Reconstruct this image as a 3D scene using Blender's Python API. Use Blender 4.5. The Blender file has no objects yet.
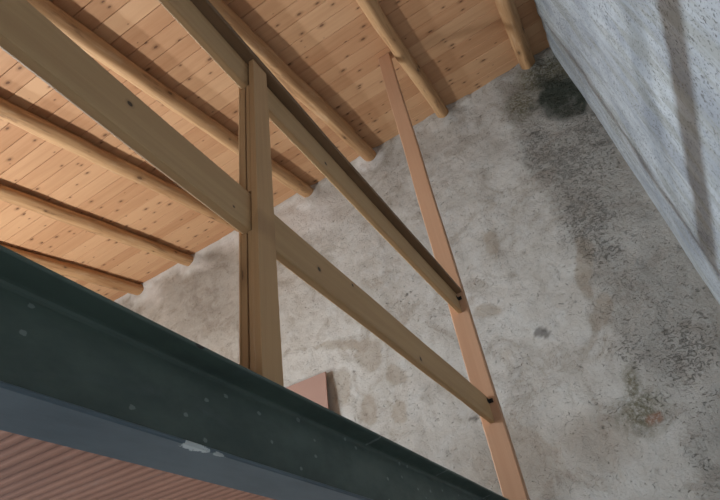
import bpy, math, random
from mathutils import Vector, Matrix, noise
random.seed(7)
SC = bpy.context.scene
COL = SC.collection
R = math.radians

# ------------------------------------------------------------------ measures (metres, origin at the viewer's eye)
FLOOR_Z = -1.60
BACK_Y = 3.78          # back wall
FRONT_Y = -2.60
LEFT_X = -5.40
RIGHT_X = 0.69         # side wall, slightly out of square
def side_x(y): return .567+.030*y
def roof_z(x, y): return 3.58 + .042*x + .25*y     # underside of the roof boards

# ------------------------------------------------------------------ helpers
def tag(o, label=None, cat=None, group=None, kind=None):
    if label: o['label'] = label
    if cat: o['category'] = cat
    if group: o['group'] = group
    if kind: o['kind'] = kind
    return o
def empty(name, loc):
    o = bpy.data.objects.new(name, None); COL.objects.link(o)
    o.location = loc; o.empty_display_size = .1
    return o
class MB:
    """collects vertices and faces, with a wood coordinate and a tint per vertex"""
    def __init__(s): s.v=[]; s.f=[]; s.w=[]; s.t=[]
    def add(s, vs, fs, ws=None, t=.5):
        n=len(s.v); s.v+= [tuple(v) for v in vs]; s.f+=[tuple(i+n for i in f) for f in fs]
        s.w += [tuple(w) for w in (ws or vs)]; s.t += [t]*len(vs)
    def build(s, name, mat, parent=None, smooth=False, extra=None, origin=None):
        org = Vector(origin) if origin is not None else Vector((0,0,0))
        if origin is None and parent is None and s.v:
            xs=[v[0] for v in s.v]; ys=[v[1] for v in s.v]; zs=[v[2] for v in s.v]
            org = Vector(((min(xs)+max(xs))/2,(min(ys)+max(ys))/2,min(zs)))
        off = org if parent is None else Vector(parent.location) if parent.parent is None else Vector(parent.location)+Vector(parent.parent.location)
        me = bpy.data.meshes.new(name)
        me.from_pydata([(v[0]-off.x, v[1]-off.y, v[2]-off.z) for v in s.v], [], s.f)
        a = me.attributes.new('wco','FLOAT_VECTOR','POINT'); a.data.foreach_set('vector',[c for w in s.w for c in w])
        a = me.attributes.new('tint','FLOAT','POINT'); a.data.foreach_set('value', s.t)
        for k, vals in (extra or {}).items():
            a = me.attributes.new(k,'FLOAT','POINT'); a.data.foreach_set('value', vals)
        if smooth: me.polygons.foreach_set('use_smooth',[True]*len(me.polygons))
        me.materials.append(mat); me.update()
        o = bpy.data.objects.new(name, me); COL.objects.link(o)
        if parent is None: o.location = org
        else: o.parent = parent
        return o
def bar(mb, p0, p1, A, B, wa, wb, bev=.003, seg=12, wob=.0006, off=None, tint=.5, ends=True, bend=None):
    """bar from p0 to p1; section axes A, B with widths wa, wb; eased arrises"""
    p0, p1, A, B = Vector(p0), Vector(p1), Vector(A).normalized(), Vector(B).normalized()
    L = (p1-p0).length; ax = (p1-p0)/L
    off = off or (random.uniform(0,50), random.uniform(0,50), random.uniform(0,50))
    ha, hb = wa/2, wb/2; c = bev*.29
    sec = []
    for sx, sy in ((1,1),(-1,1),(-1,-1),(1,-1)):
        q = [(ha, hb-bev), (ha-c, hb-c), (ha-bev, hb)]
        if sx*sy < 0: q.reverse()
        sec += [(sx*u, sy*w) for u, w in q]
    n = len(sec); vs=[]; ws=[]; fs=[]
    for i in range(seg+1):
        t = L*i/seg; c0 = p0+ax*t
        if bend: c0 = c0+A*bend(c0.y)
        da = wob*noise.noise(Vector((t*1.7+off[0],3,1)))*4; db = wob*noise.noise(Vector((t*1.7+off[1],9,1)))*4
        for u, w in sec:
            vs.append(c0+A*(u+da)+B*(w+db)); ws.append((t+off[0], u+off[1], w+off[2]))
    for i in range(seg):
        for j in range(n):
            k=(j+1)%n; fs.append((i*n+j, i*n+k, (i+1)*n+k, (i+1)*n+j))
    if ends:
        fs.append(tuple(reversed(range(n)))); fs.append(tuple(range(seg*n, seg*n+n)))
    if ax.cross(A).dot(B) < 0: pass
    if A.cross(B).dot(ax) < 0: fs=[tuple(reversed(f)) for f in fs]
    mb.add(vs, fs, ws, tint)
def box(mb, x0,x1,y0,y1,z0,z1, bev=.002, axis='z', tint=.5, seg=2, wob=0, off=None):
    cx,cy,cz=(x0+x1)/2,(y0+y1)/2,(z0+z1)/2
    if axis=='z': bar(mb,(cx,cy,z0),(cx,cy,z1),(1,0,0),(0,1,0),x1-x0,y1-y0,bev,seg,wob,off,tint)
    if axis=='y': bar(mb,(cx,y0,cz),(cx,y1,cz),(0,0,1),(1,0,0),z1-z0,x1-x0,bev,seg,wob,off,tint)
    if axis=='x': bar(mb,(x0,cy,cz),(x1,cy,cz),(0,1,0),(0,0,1),y1-y0,z1-z0,bev,seg,wob,off,tint)

def sstep(a,b,x):
    t=max(0,min(1,(x-a)/(b-a))); return t*t*(3-2*t)
# ------------------------------------------------------------------ node helpers
class NT:
    def __init__(s, name):
        s.m = bpy.data.materials.new(name); s.m.use_nodes=True
        s.t = s.m.node_tree; s.t.nodes.clear()
        s.out = s.t.nodes.new('ShaderNodeOutputMaterial'); s.b = s.t.nodes.new('ShaderNodeBsdfPrincipled')
        s.t.links.new(s.b.outputs[0], s.out.inputs[0])
    def n(s, typ, ins=None, **kw):
        nd = s.t.nodes.new(typ)
        for k,v in kw.items(): setattr(nd,k,v)
        for k,v in (ins or {}).items():
            if hasattr(v,'is_output') or isinstance(v, bpy.types.NodeSocket): s.t.links.new(v, nd.inputs[k])
            else: nd.inputs[k].default_value = v
        return nd
    def math(s, op, a, b=0., c=None, clamp=False):
        d={0:a,1:b}
        if c is not None: d[2]=c
        return s.n('ShaderNodeMath', d, operation=op, use_clamp=clamp).outputs[0]
    def attr(s, name, vec=False):
        nd = s.n('ShaderNodeAttribute', attribute_name=name); return nd.outputs['Vector' if vec else 'Fac']
    def scale(s, co, v): return s.n('ShaderNodeVectorMath',{0:co,1:v},operation='MULTIPLY').outputs[0]
    def noise(s, co, scale=5., detail=4., rough=.55, dist=0.):
        return s.n('ShaderNodeTexNoise',{'Vector':co,'Scale':scale,'Detail':detail,'Roughness':rough,'Distortion':dist}).outputs['Fac']
    def vor(s, co, scale=5., feature='F1', rnd=1.):
        return s.n('ShaderNodeTexVoronoi',{'Vector':co,'Scale':scale,'Randomness':rnd},feature=feature)
    def ramp(s, x, a, b, lo=0., hi=1.):
        return s.n('ShaderNodeMapRange',{'Value':x,'From Min':a,'From Max':b,'To Min':lo,'To Max':hi},interpolation_type='SMOOTHSTEP').outputs[0]
    def mix(s, f, a, b, mode='MIX'):
        nd = s.n('ShaderNodeMix', data_type='RGBA', blend_type=mode)
        for k,v in ((0,f),(6,a),(7,b)):
            if isinstance(v, bpy.types.NodeSocket): s.t.links.new(v, nd.inputs[k])
            else: nd.inputs[k].default_value = v if k==0 else (*v,1)
        return nd.outputs[2]
    def bump(s, h, strength=.3, dist=.01, nrm=None):
        d={'Height':h,'Strength':strength,'Distance':dist}
        if nrm: d['Normal']=nrm
        return s.n('ShaderNodeBump', d).outputs[0]
    def finish(s, col, rough, nrm=None, spec=.3):
        for k,v in (('Base Color',col),('Roughness',rough),('Specular IOR Level',spec)):
            if isinstance(v, bpy.types.NodeSocket): s.t.links.new(v, s.b.inputs[k])
            else: s.b.inputs[k].default_value = (*v,1) if isinstance(v, tuple) else v
        if nrm: s.t.links.new(nrm, s.b.inputs['Normal'])
        return s.m
def wood(name, light, dark, knot=(.10,.045,.02), knots=1.0, kscale=7., grain=1.0, rough=.6, spots=(), tintamp=.35, bumps=.15, patch=0.):
    s = NT(name); co = s.attr('wco', True); tint = s.attr('tint')
    warp = s.noise(s.scale(co,(3,6,6)),1.,2.)
    g1 = s.noise(s.scale(co,(1.3,26,26)),1.,5.,.6,.6)
    g2 = s.noise(s.scale(co,(6,230,230)),1.,3.,.6)
    g3 = s.noise(s.scale(co,(.7,5,5)),1.,3.)
    f = s.math('ADD', s.math('MULTIPLY', s.ramp(g1,.3,.7), .55*grain), s.math('MULTIPLY', g2, .25))
    f = s.math('ADD', f, s.math('MULTIPLY', s.math('SUBTRACT', g3, .5), .5))
    f = s.math('ADD', f, s.math('MULTIPLY', s.math('SUBTRACT', tint, .5), tintamp), clamp=True)
    col = s.mix(f, light, dark)
    if knots > 0:
        wn = s.n('ShaderNodeTexNoise',{'Vector':co,'Scale':60.}).outputs['Color']
        wc = s.n('ShaderNodeVectorMath',{0:s.scale(wn,(.010,.008,0)),1:co},operation='ADD').outputs[0]
        v = s.vor(s.scale(wc,(kscale*.8,kscale*1.5,0)),1.); v.voronoi_dimensions='2D'
        pick = s.n('ShaderNodeSeparateColor',{0:v.outputs['Color']}).outputs[0]
        sz = s.math('MULTIPLY', s.ramp(pick, 1-.5*knots, 1.08), .15)
        dd = s.math('DIVIDE', v.outputs['Distance'], s.math('ADD', sz, .001))
        halo = s.math('MULTIPLY', s.ramp(dd,2.6,.7), s.ramp(sz,.01,.05))
        core = s.math('MULTIPLY', s.ramp(dd,1.0,.6), s.ramp(sz,.01,.04))
        col = s.mix(s.math('MULTIPLY', halo,.45), col, tuple(.45*a+.4*b for a,b in zip(dark,knot)))
        col = s.mix(s.math('MULTIPLY', core,.75), col, knot)
    if patch:
        pn = s.noise(s.scale(co,(3,13,5)),1.,5.,.65,.5)
        col = s.mix(s.math('MULTIPLY', s.ramp(pn,.54,.68), patch), col, (.15,.07,.035))
        col = s.mix(s.math('MULTIPLY', s.ramp(pn,.44,.34), patch*.6), col, (.62,.43,.27))
    if spots:
        oc = s.n('ShaderNodeTexCoord').outputs['Object']
        for (x,y,z,r,sy) in spots:
            d = s.n('ShaderNodeVectorMath',{0:oc,1:(x,y,z)},operation='SUBTRACT').outputs[0]
            d = s.n('ShaderNodeVectorMath',{0:s.scale(d,(.3/r, sy/r, 1./r))},operation='LENGTH').outputs['Value']
            col = s.mix(s.math('MULTIPLY', s.ramp(d,1.9,.9),.35), col, tuple(.5*a for a in dark))
            col = s.mix(s.math('MULTIPLY', s.ramp(d,1.0,.65),.9), col, knot)
    h = s.math('ADD', s.math('MULTIPLY', g1,.5), g2)
    return s.finish(col, rough, s.bump(h,bumps,.002))

M = {}
M['plank'] = wood('roof_board_pine', (.60,.345,.185), (.40,.18,.08), knots=1.0, kscale=7.5, tintamp=.6, grain=.45, knot=(.10,.042,.02))
M['log']   = wood('hewn_log', (.56,.335,.165), (.33,.16,.068), knots=.8, kscale=5, tintamp=.3, rough=.65, bumps=.9, patch=.55, knot=(.09,.045,.02))
M['cap']  = wood('dark_pine', (.25,.145,.075), (.15,.085,.042), knots=.2, kscale=3)
M['rail']  = wood('planed_pine', (.50,.36,.22), (.36,.235,.13), knots=.25, kscale=3, tintamp=.4, grain=.7, knot=(.05,.028,.014))
M['post']  = wood('planed_pine_post', (.60,.36,.175), (.42,.22,.095), knots=.3, kscale=4, tintamp=.4, grain=.7)
M['stud']  = wood('pink_pine', (.56,.32,.19), (.44,.225,.12), knots=.15, kscale=3, tintamp=.2, grain=.5)
M['bark']  = wood('bark', (.09,.05,.03), (.03,.018,.012), knots=0)

# ------------------------------------------------------------------ camera
f_px = 545.17
cam = bpy.data.cameras.new('camera'); cam.sensor_width = 36; cam.lens = f_px/720*36
cam.clip_start=.02
co = bpy.data.objects.new('camera', cam); COL.objects.link(co)
rt = Vector((.851822,.505156,-.138628)); upv = Vector((.412093,-.482850,.772680)); bk = Vector((.323387,-.715313,-.619473))
co.matrix_world = Matrix(((rt.x,upv.x,bk.x,0),(rt.y,upv.y,bk.y,0),(rt.z,upv.z,bk.z,0),(0,0,0,1)))
SC.camera = co

# ------------------------------------------------------------------ roof boards (setting)
def ceiling():
    mb = MB()
    U = Vector((1,0,.042)).normalized(); Vv = Vector((0,1,.25)).normalized(); N = U.cross(Vv).normalized()
    pitch = .1454
    y = 1.171-26*pitch
    while y < 3.95:
        w = pitch*math.sqrt(1.0625)
        cy = y+pitch/2
        x0, x1 = LEFT_X-.05, RIGHT_X+.12
        cuts = [x0, x1]
        if random.random() < .45: cuts.insert(1, random.choice([-.51,-1.39,-2.21,-3.10,-3.96]))
        for a, b in zip(cuts, cuts[1:]):
            p0 = Vector((a+.0008, cy, roof_z(a,cy)))+N*.0095
            p1 = Vector((b-.0008, cy, roof_z(b,cy)))+N*.0095
            bar(mb, p0, p1, Vv, N, w-.0036, .019, bev=.004, seg=10, wob=0, tint=random.random())
        y += pitch
    o = mb.build('ceiling', M['plank'], origin=(0,0,0)); tag(o, kind='structure')
    # felt above the boards
    s = NT('roof_felt'); mf = s.finish((.02,.018,.016), .9)
    m2 = MB(); c = [(-5.6,-2.8),(.9,-2.8),(.9,4.1),(-5.6,4.1)]
    vs = [(x,y,roof_z(x,y)+.021) for x,y in c]+[(x,y,roof_z(x,y)+.06) for x,y in c]
    m2.add(vs,[(0,3,2,1),(4,5,6,7),(0,1,5,4),(1,2,6,5),(2,3,7,6),(3,0,4,7)])
    q = m2.build('ceiling', mf, origin=(0,0,0)); q.name='ceiling_felt'; tag(q, kind='structure')
ceiling()

# ------------------------------------------------------------------ roof logs
LOGS = [  # x at the wall, mean radius, seed
 (-4.785,.078,11),(-3.96,.076,12),(-3.10,.074,13),(-2.215,.072,14),(-1.39,.076,15),(-.512,.064,16),(.418,.074,17)]
LABELS = ['round roof log whose far end only just shows above the green steel beam',
 'round roof log ending in the plaster low at left, second up from the steel beam',
 'round roof log running behind the lower rail to the railing post',
 'round roof log with a long split, crossing behind the lower rail and short post',
 'hewn roof log running close along the handrail, white mortar at its wall end',
 'wavy pale roof log touching beside the head of the tall pinkish post',
 'roof log nearest the bluish-grey side wall, ending above the dark damp stain']
def log(x, r, sd, label):
    mb = MB(); n=44; rings=110
    y0, y1 = -2.55, BACK_Y+.06
    vs=[];ws=[];fs=[]
    bow = random.uniform(-.006,.006)
    for i in range(rings+1):
        y = y0+(y1-y0)*i/rings
        cx = x + .016*noise.noise(Vector((y*.9, sd*3.1, 0)))+ .006*noise.noise(Vector((y*3, sd*3.1, 5)))
        rr = r*(1+.10*noise.noise(Vector((y*.8, sd*1.7, 4)))+.035*noise.noise(Vector((y*4, sd*1.7, 9))))
        cz = roof_z(x,y)-r*.93
        jc = 29 + sd%4; deep = .10*sstep(-.1,.25,noise.noise(Vector((y*.7,sd*5.5,2)))+(.5 if sd==14 else -.08))
        for j in range(n):
            a = 2*math.pi*j/n
            # hewn flats
            k = 1 - .07*max(0,math.cos(a-4.0))**6 - .07*max(0,math.cos(a-5.4))**8 - (deep if j==jc else 0)
            q = 1+.09*noise.noise(Vector((y*2.2, math.cos(a)*1.2+sd, math.sin(a)*1.2)))+.03*noise.noise(Vector((y*9, math.cos(a)*3+sd, math.sin(a)*3)))
            px, pz = cx+rr*k*q*math.cos(a), cz+rr*k*q*math.sin(a)
            pz = min(pz, roof_z(px,y)-.001)
            vs.append((px,y,pz)); aa=(a-math.pi/2)%(2*math.pi); ws.append((y+sd*7, r*aa+sd, sd*1.3))
    for i in range(rings):
        for j in range(n):
            k=(j+1)%n; fs.append((i*n+j,(i+1)*n+j,(i+1)*n+k,i*n+k))
    fs.append(tuple(range(n))); fs.append(tuple(reversed(range(rings*n,rings*n+n))))
    mb.add(vs,fs,ws,random.random())
    o = mb.build('roof_log', M['log'], smooth=True, origin=(x,y0,roof_z(x,y0)-r*1.9))
    tag(o, label, 'log', 'round logs under the roof boards')
    return o
for (x,r,sd), lb in zip(LOGS, LABELS): log(x,r,sd,lb)

# ------------------------------------------------------------------ back wall
BL = [('mold',0.548,3.84,3.9,-1.5,-2.7,-3.2),('mold',0.50,3.90,3.9,-1.5,-2.7,-3.2),
('olive',0.60,4.20,4.5,-1.6,-3.0,-3.6),('dark',0.60,4.20,4.5,-1.6,-3.0,-3.6),('olive',0.384,4.231,5.57,-1.95,-4.48,-5.09),('olive',0.186,4.033,7.18,-2.43,-3.30,-4.03),
('dark',0.647,3.312,3.98,-1.63,-2.6,-3.4),('dark',0.365,3.135,3.93,-1.54,-2.55,-3.67),
('dark',0.231,2.591,5.29,-2.12,-1.74,-2.95),('dark',0.208,2.251,6.73,-2.78,-4.65,-8.72),
('dark',0.159,3.408,6.86,-2.46,-2.46,-3.43),
('brown',-1.808,2.172,7.21,-1.24,-2.57,-6.57),('brown',-1.599,1.908,9.83,-2.01,-4.19,-11.34),
('brown',-2.087,1.987,12.46,-1.77,-2.07,-5.78),('brown',-1.891,1.692,11.90,-2.05,-2.63,-7.98),
('brown',-1.617,1.602,12.58,-2.65,-3.41,-10.31),('brown',-2.014,2.351,3.19,-0.46,-8.07,-19.98),
('brown',-0.516,2.713,15.92,-4.92,-3.84,-7.05),('brown',-0.739,2.129,9.13,-2.78,-8.01,-17.99),
('ink',-0.402,1.798,16.58,-5.97,-12.54,-29.96),('ink',-1.081,1.358,25.73,-7.45,-14.51,-45.16),
('brick',0.033,1.000,19,-9,-13,-40),('olive',-0.028,1.077,6.32,-2.84,-2.55,-7.72),
('olive',-0.002,1.248,15.90,-7.02,-2.60,-7.26),('brown',0.068,2.182,13.33,-5.33,-1.82,-3.56),
('brown',0.024,1.806,14.22,-5.88,-2.69,-6.01),('dark',0.109,1.383,11.25,-5.05,-5.37,-13.89),
('dark',0.397,1.342,5.59,-2.74,-1.88,-4.73),('dark',0.054,1.478,9.55,-4.16,-4.45,-11.19),
('white',-3.348,4.332,4.67,0.05,-2.95,-5.34),
('white',-3.974,4.246,3.10,0.22,-5.54,-10.86),('white',-4.629,4.155,4.88,0.67,-2.60,-5.51),
('white',-2.349,4.114,2.47,-0.21,-1.97,-3.33),('grey',-3.703,3.608,1.93,0.10,-0.85,-1.84),
('grey',-3.568,3.965,3.31,0.11,-1.73,-3.44),('brown2',-0.836,1.013,2.39,-0.81,-1.09,-3.83),
('brown2',-0.371,1.005,3.91,-1.58,-1.58,-5.22)]
def fbm(x,y,z,o=4):
    s=0;a=1
    for i in range(o): s+=a*noise.noise(Vector((x,y,z))); x*=2.03;y*=2.03;z*=2.03;a*=.5
    return s
def back_wall():
    mb=MB(); dx=.02
    x0,x1=LEFT_X-.05,RIGHT_X+.10
    nx=int((x1-x0)/dx); nz=int((4.75-FLOOR_Z)/dx)
    keys=['mold','olive','dark','brown','ink','brick','white','grey','brown2','roughp']
    ex={k:[] for k in keys}; vs=[];fs=[]
    logs=[(l[0], roof_z(l[0],BACK_Y)-l[1]) for l in LOGS]
    for j in range(nz+1):
        zt=j/nz
        for i in range(nx+1):
            x=x0+(x1-x0)*i/nx
            top=roof_z(x,BACK_Y)+.012
            z=FLOOR_Z+(top-FLOOR_Z)*zt
            wx=x+.035*fbm(x*5,z*5,3,3); wz=z+.035*fbm(x*5,z*5,8,3)
            m={k:0 for k in keys}
            for k,bx,bz,a,b,c,d in BL:
                ddx,ddz=wx-bx,wz-bz
                q=math.hypot(a*ddx+b*ddz,c*ddx+d*ddz)
                if q<1.8:
                    e = sstep(1.3,.65,q+.35*fbm(x*7,z*7,41,3)) if k=='mold' else sstep(1.15,.85,q+.25*fbm(x*9,z*9,44,2)) if k in('brown','ink','brick') else sstep(1.6,.4,q)
                    m[k]=max(m[k],e)
            rp=sstep(-.04,.12,wx+.03*fbm(x*2,z*2,1,2)-.03*math.sin(z*1.3))
            rp*=.75+.5*fbm(x*1.3,z*1.3,20,2)
            m['roughp']=max(0,min(1,rp))
            # relief, positive = towards the room
            d=.014*fbm(x*1.1,z*1.1,0,3)+.008*fbm(x*5,z*5,2,3)*(1+rp)+.0022*(.5+rp)*fbm(x*22,z*22,2,3)
            # mortar worked up against boards and logs
            near=top-z
            if near<.16: d+=.028*sstep(.14,.0,near+.03*fbm(x*6,z*6,5,2))*(1 if x<-.2 else .35)
            for lx,lz in logs:
                q=math.hypot(x-lx+.02,(z-lz+.03))
                if q<.22:
                    d+=.022*sstep(.2,.08,q+.03*fbm(x*8,z*8,6,2)); 
                    if lx<-1.2: m['white']=max(m['white'],.8*sstep(.19,.10,q+.04*fbm(x*9,z*9,6,2)))
            if x<-2.2 and near<.12: m['white']=max(m['white'],.8*sstep(.10,.03,near+.05*fbm(x*5,z*5,15,2)))
            vs.append((x,BACK_Y-d,z))
            for k in keys: ex[k].append(m[k])
    w=nx+1
    for j in range(nz):
        for i in range(nx):
            a=j*w+i; fs.append((a,a+1,a+w+1,a+w))
    mb.add(vs,fs)
    # material
    s=NT('lime_plaster'); oc=s.n('ShaderNodeTexCoord').outputs['Object']
    n1=s.noise(oc,1.6,6.,.6); n2=s.noise(oc,7.,6.,.65,.6); n3=s.noise(oc,38.,5.,.7); n4=s.noise(oc,3.4,5.,.6,1.2)
    col=s.mix(s.ramp(n1,.35,.7),(.57,.54,.49),(.45,.415,.365))
    col=s.mix(s.ramp(n2,.42,.72,0,.55),col,(.56,.55,.52))
    col=s.mix(s.ramp(n4,.50,.66,0,.55),col,(.34,.29,.235))
    n5=s.noise(s.scale(oc,(1,1,.6)),15.,6.,.7,1.)
    col=s.mix(s.ramp(n5,.52,.70,0,.25),col,(.30,.265,.225))
    col=s.mix(s.ramp(n5,.46,.34,0,.25),col,(.60,.585,.555))
    A={k:s.attr(k) for k in keys}
    rp=A['roughp']
    col=s.mix(s.math('MULTIPLY',rp,.60),col,(.26,.24,.208))
    col=s.mix(s.math('MULTIPLY',A['brown2'],.6),col,(.31,.25,.19))
    col=s.mix(s.math('MULTIPLY',A['grey'],s.ramp(n2,.3,.6,.75,.4)),col,(.28,.255,.225))
    # thin streaks in the rough render and cracks in the smooth one
    w1=s.noise(s.scale(oc,(1,1,1)),9.,3.,.5,2.5)
    streak=s.ramp(s.math('ABSOLUTE',s.math('SUBTRACT',w1,.5)),.022,.0)
    col=s.mix(s.math('MULTIPLY',streak,s.math('ADD',s.math('MULTIPLY',s.ramp(n4,.5,.62),.38),.05)),col,(.17,.15,.13))
    pit=s.noise(s.scale(oc,(1,1,1.6)),24.,6.,.72,1.6)
    dens=s.math('ADD',s.math('MULTIPLY',A['dark'],.075),s.math('MULTIPLY',rp,.03))
    pits=s.ramp(s.math('ADD',pit,dens),.60,.70)
    col=s.mix(s.math('MULTIPLY',pits,.5),col,(.12,.108,.09))
    col=s.mix(s.math('MULTIPLY',A['dark'],.15),col,(.17,.155,.135))
    col=s.mix(s.math('MULTIPLY',A['white'],.9),col,(.74,.72,.69))
    col=s.mix(s.math('MULTIPLY',A['brown'],.58),col,(.33,.27,.205))
    col=s.mix(s.math('MULTIPLY',A['olive'],s.ramp(n3,.35,.6,.35,.9)),col,(.125,.11,.065))
    col=s.mix(s.math('MULTIPLY',A['mold'],s.ramp(n2,.3,.6,.8,1.)),col,(.045,.050,.038))
    col=s.mix(s.math('MULTIPLY',A['ink'],.75),col,(.12,.11,.10))
    col=s.mix(s.math('MULTIPLY',A['brick'],s.ramp(n3,.3,.6,.3,.85)),col,(.24,.11,.065))
    h=s.math('ADD',s.math('MULTIPLY',n2,.6),s.math('MULTIPLY',n3,s.math('ADD',.25,s.math('MULTIPLY',rp,.6))))
    h=s.math('SUBTRACT',h,s.math('MULTIPLY',pits,.5))
    h=s.math('SUBTRACT',h,s.math('MULTIPLY',streak,.06))
    mat=s.finish(col,.92,s.bump(h,.9,.018),.15)
    o=mb.build('wall_back',mat,smooth=True,extra=ex,origin=(0,0,0)); tag(o,kind='structure')
back_wall()

# ------------------------------------------------------------------ side wall at right
def side_wall():
    mb=MB(); dd=.022
    y0,y1=FRONT_Y-.05,BACK_Y+.05
    ny=int((y1-y0)/dd); nz=int((4.6-FLOOR_Z)/dd)
    vs=[];fs=[];st=[]
    for j in range(nz+1):
        for i in range(ny+1):
            y=y0+(y1-y0)*i/ny
            top=roof_z(RIGHT_X,y)+.012
            z=FLOOR_Z+(top-FLOOR_Z)*j/nz
            d=.010*sstep(3.4,4.4,z)
            wy=y+.10*math.sin(z*1.1)+.05*fbm(y*2,z*.9,4,2)-.16*z
            fl=fbm(wy*4.2,z*.42,7,3)
            d+=.019*fl*sstep(1.4,1.9,z)*(1-.75*sstep(3.4,3.75,y))
            d+=.006*fbm(y*1.6,z*1.6,11,3)*(1-.8*sstep(3.2,3.7,y))+.0016*fbm(y*14,z*14,12,3)
            vs.append((side_x(y)-d,y,z))
    w=ny+1
    for j in range(nz):
        for i in range(ny):
            a=j*w+i; fs.append((a,a+w,a+w+1,a+1))
    mb.add(vs,fs)
    s=NT('grey_cement_plaster'); oc=s.n('ShaderNodeTexCoord').outputs['Object']
    n1=s.noise(s.scale(oc,(1,1,.5)),3.,6.,.6,.5); n2=s.noise(oc,30.,5.,.7); n3=s.noise(s.scale(oc,(1,5,.7)),2.2,4.,.6,.6)
    col=s.mix(s.ramp(n1,.35,.68),(.45,.475,.49),(.28,.30,.325))
    col=s.mix(s.ramp(n3,.46,.62,0,.7),col,(.29,.295,.27))
    pit=s.noise(s.scale(oc,(1,1,.8)),75.,4.,.7,.6)
    pits=s.ramp(s.math('ADD',pit,s.math('MULTIPLY',s.noise(oc,2.5,3.),.16)),.635,.70)
    col=s.mix(s.math('MULTIPLY',pits,.75),col,(.09,.085,.08))
    h=s.math('SUBTRACT',s.math('ADD',s.math('MULTIPLY',n2,.5),s.math('MULTIPLY',n1,.5)),s.math('MULTIPLY',pits,.4))
    mat=s.finish(col,.9,s.bump(h,.5,.01),.2)
    o=mb.build('wall_right',mat,smooth=True,origin=(0,0,0)); tag(o,kind='structure')
side_wall()

# ------------------------------------------------------------------ rest of the room shell
s=NT('plain_plaster'); oc=s.n('ShaderNodeTexCoord').outputs['Object']
nn=s.noise(oc,3.,6.,.6); M['plaster']=s.finish(s.mix(nn,(.27,.25,.23),(.20,.185,.165)),.9,s.bump(s.noise(oc,25.,4.),.4,.01))
s=NT('concrete_floor'); oc=s.n('ShaderNodeTexCoord').outputs['Object']
nn=s.noise(oc,2.,6.,.6); M['floor']=s.finish(s.mix(nn,(.36,.34,.31),(.24,.225,.2)),.85,s.bump(s.noise(oc,40.,4.),.3,.005))
def slab(name, parts, mat, kind='structure'):
    mb=MB()
    for p in parts: box(mb,*p,bev=.004)
    o=mb.build(name,mat,origin=(0,0,0)); tag(o,kind=kind); return o
WY0,WY1,WZ0,WZ1 = .2,2.4,.50,2.05       # assumed, unseen upper-floor window in the left wall, opening for the daylight lamp
slab('wall_left',[(LEFT_X-.2,LEFT_X,FRONT_Y,WY0,FLOOR_Z,4.4),(LEFT_X-.2,LEFT_X,WY1,BACK_Y,FLOOR_Z,4.4),
  (LEFT_X-.2,LEFT_X,WY0,WY1,FLOOR_Z,WZ0),(LEFT_X-.2,LEFT_X,WY0,WY1,WZ1,4.4)],M['plaster'])
DX0,DX1,DZ1 = -.95,.45,.35              # unseen doorway added to the front wall as an opening for the fill lamp
slab('wall_front',[(LEFT_X-.2,DX0,FRONT_Y-.2,FRONT_Y,FLOOR_Z,3.2),(DX1,RIGHT_X+.1,FRONT_Y-.2,FRONT_Y,FLOOR_Z,3.2),
  (DX0,DX1,FRONT_Y-.2,FRONT_Y,DZ1,3.2)],M['plaster'])
slab('floor',[(LEFT_X-.2,RIGHT_X+.2,FRONT_Y-.2,BACK_Y+.2,FLOOR_Z-.15,FLOOR_Z)],M['floor'])
mb=MB()
for (a,b,c,d) in ((WY0,WY0+.06,WZ0,WZ1),(WY1-.06,WY1,WZ0,WZ1),(WY0+.06,WY1-.06,WZ0,WZ0+.06),(WY0+.06,WY1-.06,WZ1-.06,WZ1)):
    box(mb,LEFT_X-.12,LEFT_X-.07,a,b,c,d)
tag(mb.build('assumed_window_1',M['post'],origin=(0,0,0)),kind='structure')  # frame of the assumed window, out of view
mb=MB()
for (a,b,c,d) in ((DX0,DX0+.06,FLOOR_Z,DZ1),(DX1-.06,DX1,FLOOR_Z,DZ1),(DX0+.06,DX1-.06,DZ1-.06,DZ1)):
    box(mb,a,b,FRONT_Y-.12,FRONT_Y-.05,c,d)
tag(mb.build('added_door_1',M['post'],origin=(0,0,0)),kind='structure')

# ------------------------------------------------------------------ mezzanine floor: ribbed clay blocks, seen from below
def mezzanine():
    mb=MB()
    pitch=.0228; xa,xb=LEFT_X,-.688
    zb,zt=.3285,.47
    prof=[]; y=-2.59
    n=0
    while y < BACK_Y-.03:
        seam = (n%22==4)
        d=.012 if not seam else .02
        prof += [(y,zb+d),(y+.0022,zb+d*.9),(y+.0050,zb+.0018),(y+.0085,zb+.0003),(y+.0130,zb),(y+.0170,zb+.0004),(y+.0205,zb+.0022),(y+.0218,zb+d*.8)]
        y+=pitch; n+=1
    # put one joint where the photo shows it
    vs=[];fs=[];ts=[]
    xs=[xb,-1.0,-1.6,-3,xa]
    for x in xs:
        for (yy,zz) in prof: vs.append((x,yy-.0045,zz))
    m=len(prof)
    for i in range(len(xs)-1):
        for j in range(m-1):
            a=i*m+j; fs.append((a,a+1,a+m+1,a+m))
    mb.add(vs,fs)
    mb.t=[((int((v[1]+2.59)/(pitch*22))*37)%10)/10 for v in vs]
    s=NT('terracotta_block'); oc=s.n('ShaderNodeTexCoord').outputs['Object']
    n1=s.noise(s.scale(oc,(2,9,1)),1.5,5.,.6); n2=s.noise(s.scale(oc,(8,80,8)),1.,4.,.6)
    col=s.mix(s.ramp(n1,.3,.7),(.50,.25,.165),(.36,.17,.11))
    col=s.mix(s.ramp(n2,.55,.75,0,.6),col,(.50,.33,.27))
    mat=s.finish(col,.8,s.bump(n2,.3,.003))
    o=mb.build('ceiling_lower',mat,smooth=True,origin=(0,0,0)); tag(o,kind='structure')
    mb=MB(); box(mb,LEFT_X,-.713,-2.59,BACK_Y-.03,.345,.47)
    o=mb.build('floor_upper',M['floor'],origin=(0,0,0)); tag(o,kind='structure')
mezzanine()

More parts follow.
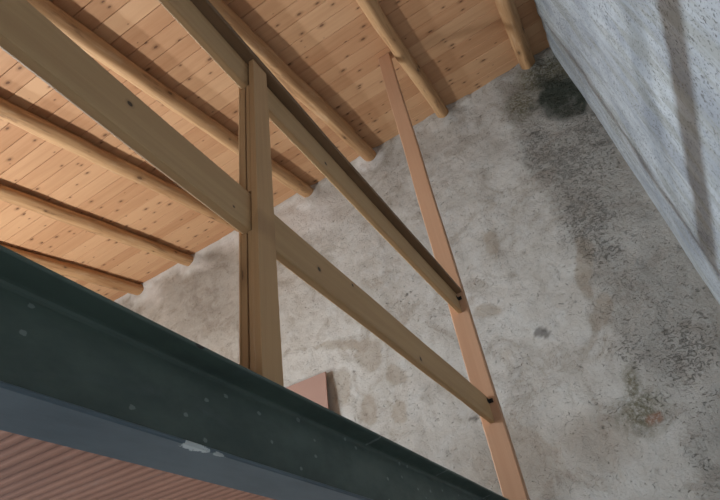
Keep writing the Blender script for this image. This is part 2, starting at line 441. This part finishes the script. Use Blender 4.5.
# ------------------------------------------------------------------ green steel beam
def steel_beam():
    s=NT('green_painted_steel'); oc=s.n('ShaderNodeTexCoord').outputs['Object']
    n1=s.noise(s.scale(oc,(1,.5,1)),7.,6.,.65); n2=s.noise(oc,60.,4.,.7); 
    col=s.mix(s.ramp(n1,.35,.7),(.084,.116,.093),(.055,.078,.064))
    sm=s.noise(s.scale(oc,(1,.4,1)),9.,4.,.6,.8)
    col=s.mix(s.ramp(sm,.58,.75,0,.35),col,(.12,.145,.145))
    sx=s.n('ShaderNodeSeparateXYZ',{0:oc})
    yz=s.n('ShaderNodeCombineXYZ',{0:sx.outputs[1],1:sx.outputs[2]}).outputs[0]
    v=s.vor(s.scale(yz,(.8,1.1,1)),26.); v.voronoi_dimensions='2D'
    pk=s.n('ShaderNodeSeparateColor',{0:v.outputs['Color']}).outputs[0]
    sp=s.math('MULTIPLY',s.ramp(s.math('ADD',v.outputs['Distance'],s.math('MULTIPLY',n2,.30)),.285,.235),s.ramp(pk,.70,.75))
    col=s.mix(s.math('MULTIPLY',sp,.5),col,(.32,.36,.33))
    # scratches and chips that the beam carries
    def spot(col,p,r,sc,c,f):
        w=s.n('ShaderNodeVectorMath',{0:oc,1:p},operation='SUBTRACT').outputs[0]
        w=s.n('ShaderNodeVectorMath',{0:s.scale(w,tuple(k/r for k in sc))},operation='LENGTH').outputs['Value']
        w=s.math('ADD',w,s.math('MULTIPLY',s.math('SUBTRACT',n2,.5),2.2))
        return s.mix(s.math('MULTIPLY',s.ramp(w,1.,.8),f),col,c)
    Z0=-.314
    for (y,z,r,sc,c,f) in ((.608,.313,.006,(.5,.22,.8),(.55,.60,.58),.95),(.585,.330,.004,(.5,.9,.28),(.40,.44,.42),.8),
        (.606,.487,.004,(.5,.35,1),(.02,.015,.012),.9),(.412,.401,.006,(.5,.6,1),(.30,.33,.30),.6),(.379,.357,.006,(.5,.7,.8),(.20,.23,.2),.6),
        (.520,.352,.003,(.3,.35,.5),(.34,.38,.35),.6),(.647,.372,.003,(.3,1,.5),(.34,.38,.35),.7),(.561,.397,.003,(.3,1,.9),(.34,.38,.35),.7)):
        col=spot(col,(.052,y+2.59,z+Z0),r,sc,c,f)
    rs=s.ramp(n1,.3,.7,.38,.6)
    mat=s.finish(col,rs,s.bump(s.math('ADD',n1,s.math('MULTIPLY',n2,.3)),.25,.003),.5)
    s2=NT('cool_light_tinted_steel'); oc=s2.n('ShaderNodeTexCoord').outputs['Object']
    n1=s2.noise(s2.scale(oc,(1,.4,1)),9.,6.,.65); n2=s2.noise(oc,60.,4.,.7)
    col=s2.mix(s2.ramp(n1,.35,.7),(.105,.140,.160),(.070,.097,.115))  # cool light on the bottom flange is put into this bluer, paler base
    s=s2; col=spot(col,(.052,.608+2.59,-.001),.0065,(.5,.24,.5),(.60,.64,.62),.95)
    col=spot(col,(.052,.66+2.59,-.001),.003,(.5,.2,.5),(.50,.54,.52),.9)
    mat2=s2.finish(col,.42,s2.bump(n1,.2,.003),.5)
    x0,x1=-.705,-.600; xc=(x0+x1)/2; tw=.0035
    zb,zt=.314,.491
    root=empty('steel_beam',(xc,-2.59,zb))
    tag(root,'green-painted steel I-beam crossing below the wooden railing, edge of the upper floor','beam')
    def ext(sec,name,mat=mat):
        mb=MB(); ys=[-2.59+ (BACK_Y-.02+2.59)*i/40 for i in range(41)]; n=len(sec); vs=[];fs=[]
        for y in ys:
            for (x,z) in sec: vs.append((x+.0006*noise.noise(Vector((y*6,z*9,x))),y,z+.0008*noise.noise(Vector((y*5,x*9,z)))))
        for i in range(40):
            for j in range(n):
                k=(j+1)%n; fs.append((i*n+j,(i+1)*n+j,(i+1)*n+k,i*n+k))
        fs.append(tuple(range(n))); fs.append(tuple(reversed(range(40*n,41*n))))
        area=sum(sec[j][0]*sec[(j+1)%n][1]-sec[(j+1)%n][0]*sec[j][1] for j in range(n))
        mb.add(vs,fs if area>0 else [tuple(reversed(f)) for f in fs])
        o=mb.build(name,mat,root)
        return o
    b=.0018
    def flange(z_out, sgn):
        tip,rootk=.0075,.0125
        h=[]  # half profile from the outer face
        pts=[(x0+b,z_out),(x1-b,z_out),(x1,z_out+sgn*b),(x1,z_out+sgn*(tip-b)),(x1-b,z_out+sgn*tip)]
        pts+=[(xc+tw+.009,z_out+sgn*rootk),(xc+tw+.004,z_out+sgn*(rootk+.0018)),(xc+tw+.001,z_out+sgn*(rootk+.005)),(xc+tw,z_out+sgn*(rootk+.010))]
        pts+=[(xc-tw,z_out+sgn*(rootk+.010)),(xc-tw-.004,z_out+sgn*(rootk+.0018)),(xc-tw-.009,z_out+sgn*rootk),(x0+b,z_out+sgn*tip),(x0,z_out+sgn*(tip-b)),(x0,z_out+sgn*b)]
        return pts
    bf=ext(flange(zb,1),'bottom_flange',mat2); bf['label']='bottom flange with a chipped edge, cool light from below put into its bluish colour'; ext(flange(zt,-1),'top_flange')
    ext([(xc-tw,zb+.0225),(xc+tw,zb+.0225),(xc+tw,zt-.0225),(xc-tw,zt-.0225)],'web')
steel_beam()

# ------------------------------------------------------------------ wooden railing
ZB=.4915
def railing():
    root=empty('wooden_railing',(-.665,-.95,ZB))
    tag(root,'pine railing of two rails, flat handrail and short posts standing on the green steel beam','railing')
    off=Vector(root.location)
    def sp(l): return [(x-off.x,y-off.y,z-off.z,r,sy) for x,y,z,r,sy in l]
    lowm=wood('planed_pine_low',(.58,.365,.18),(.42,.235,.105),knots=.12,kscale=3,tintamp=.4,grain=.7,knot=(.035,.02,.012),
       spots=sp([(-.654,.426,1.012,.0075,.9),(-.654,1.133,.983,.009,.9),(-.654,1.341,1.036,.006,1.),(-.654,1.829,.947,.010,1.1),(-.654,.75,.955,.004,1)]))
    upm=wood('planed_pine_up',(.58,.365,.18),(.42,.235,.105),knots=.15,kscale=3,tintamp=.4,grain=.7,knot=(.035,.02,.012),
       spots=sp([(-.654,1.274,1.575,.008,.9)]))
    Y0,Y1=-1.05,2.677
    rise=lambda y: .024*max(0,(y-.9)/1.78)**1.4
    for (z0,z1,m,bd) in ((.921,1.056,lowm,None),(1.539,1.6675,upm,rise)):
        mb=MB(); bar(mb,(-.6677,Y0,(z0+z1)/2),(-.6677,Y1,(z0+z1)/2),(0,0,1),(1,0,0),z1-z0,.0275,bev=.006,seg=40,wob=.0010,bend=bd)
        mb.build('rail',m,root)
    mb=MB(); bar(mb,(-.668,Y0,1.680),(-.668,Y1,1.680),(0,0,1),(1,0,0),.022,.100,bev=.004,seg=40,wob=.0012,bend=rise)
    mb.build('handrail',M['cap'],root)
    # short posts: two boards, let round the rails
    def post(y0,y1):
        e=empty('post',(0,0,0)); e.parent=root; e.location=Vector((-.66,y0,ZB))-off
        loc=Vector((-.66,y0,ZB))
        segs=[(ZB,.919),(1.058,1.537)]
        o1=(3.1+y0,11.2,5.3)
        mb=MB(); box(mb,-.6488,-.629,y0,y1,ZB,1.6675,bev=.002,off=o1,seg=8,wob=.0004)
        for a,b in segs: box(mb,-.6612,-.6489,y0,y1,a,b,bev=.001,off=(o1[0]+a-ZB,o1[1],o1[2]))
        a=mb.build('front_board',M['post'],e)
        mb=MB(); box(mb,-.6930,-.6820,y0,y1,ZB,1.6675,bev=.0045,seg=8,wob=.0004,off=(7.+y0,4,9))
        for p,q in segs: box(mb,-.6819,-.6664,y0,y1,p,q,bev=.001,off=(7.+y0+p-ZB,4,9))
        b=mb.build('back_board',M['post'],e)
    post(.812,.884); post(-1.00,-.928)
railing()
# parts were built in absolute coordinates below nested empties: put them back
bpy.context.view_layer.update()

# tall post up to the roof
mb=MB(); yt=2.68
zt=roof_z(-.67,yt)-.006
bar(mb,(-.668,yt+.0225,ZB),(-.668,yt+.0225,zt),(1,0,0),(0,1,0),.110,.042,bev=.006,seg=24,wob=.0012)
o=mb.build('tall_post',M['stud'],origin=(-.668,yt+.02,ZB))
tag(o,'tall pinkish wooden post rising from the steel beam to the roof boards','post')

# little black corner brackets where the rails meet the tall post
s=NT('black_iron'); miron=s.finish((.012,.013,.012),.6)
def bracket(z,label):
    mb=MB()
    box(mb,-.6535,-.651,2.650,2.6785,z-.011,z+.011,bev=.0006)
    box(mb,-.6535,-.631,2.6760,2.6785,z-.011,z+.011,bev=.0006)
    e=mb.build('corner_bracket',miron); tag(e,label,'bracket','corner brackets on the tall post')
    for yy in (2.660,):
        m2=MB(); vs=[];n=10
        for k in range(n):
            a=2*math.pi*k/n; vs.append((-.6510,yy+.003*math.cos(a),z+.003*math.sin(a)))
        for k in range(n):
            a=2*math.pi*k/n; vs.append((-.6495,yy+.0022*math.cos(a),z+.0022*math.sin(a)))
        fs=[tuple(range(n,2*n))]+[(k,(k+1)%n,n+(k+1)%n,n+k) for k in range(n)]
        m2.add(vs,fs); m2.build('screw',miron,e)
bracket(1.655,'small black bracket holding the upper rail to the tall post')
bracket(1.028,'small black bracket holding the lower rail to the tall post')

# ------------------------------------------------------------------ board leaning on the back wall
s=NT('hardboard'); oc=s.n('ShaderNodeTexCoord').outputs['Object']
nn=s.noise(oc,4.,5.,.6); mhb=s.finish(s.mix(nn,(.42,.26,.205),(.36,.215,.165)),.7)
mb=MB(); bar(mb,(-2.692,3.64,.472),(-2.692,3.742,2.153),(1,0,0),(0,1,-.061),.95,.014,bev=.0015,seg=4,wob=0)
o=mb.build('leaning_panel',mhb); tag(o,'smooth pinkish-brown panel leaning on the plaster wall, its corner showing above the beam','panel')

# ------------------------------------------------------------------ light
def area(name, loc, to, sx, sy, power, col, spread=180):
    l=bpy.data.lights.new(name,'AREA'); l.shape='RECTANGLE'; l.size=sx; l.size_y=sy; l.energy=power; l.color=col; l.spread=R(spread)
    o=bpy.data.objects.new(name,l); COL.objects.link(o); o.location=loc
    o.rotation_euler=(Vector(to)-Vector(loc)).to_track_quat('-Z','Y').to_euler()
    return o
area('assumed_window_lamp',(LEFT_X-.02,.85,1.80),(.6,2.0,1.7),.34,.22,50,(.76,.88,1),90)  # assumed daylight lamp in the unseen left window, throws the rail shadow
area('assumed_bounce_lamp',(-4.75,1.5,.50),(-3.7,1.7,3.4),1.9,.42,150,(.96,.975,.97))  # added lamp above the upper floor, stands in for assumed bounced sunlight
area('lower_room_fill',(LEFT_X+.05,.4,-.35),(-1.2,.9,-1.6),1.6,.8,190,(.76,.88,1))  # added cool fill lamp against the closed left wall, for floor and beam
area('front_fill',((DX0+DX1)/2,FRONT_Y-.02,-.75),(.1,.6,-1.3),1.2,1.6,26,(.80,.90,1))  # added fill lamp from the front, out of view
w=bpy.data.worlds.new('world'); SC.world=w; w.use_nodes=True
w.node_tree.nodes['Background'].inputs[0].default_value=(.6,.75,1,1); w.node_tree.nodes['Background'].inputs[1].default_value=.3
SC.view_settings.view_transform='Standard'; SC.view_settings.look='None'; SC.view_settings.gamma=1; SC.view_settings.use_curve_mapping=False
SC.view_settings.exposure=.4
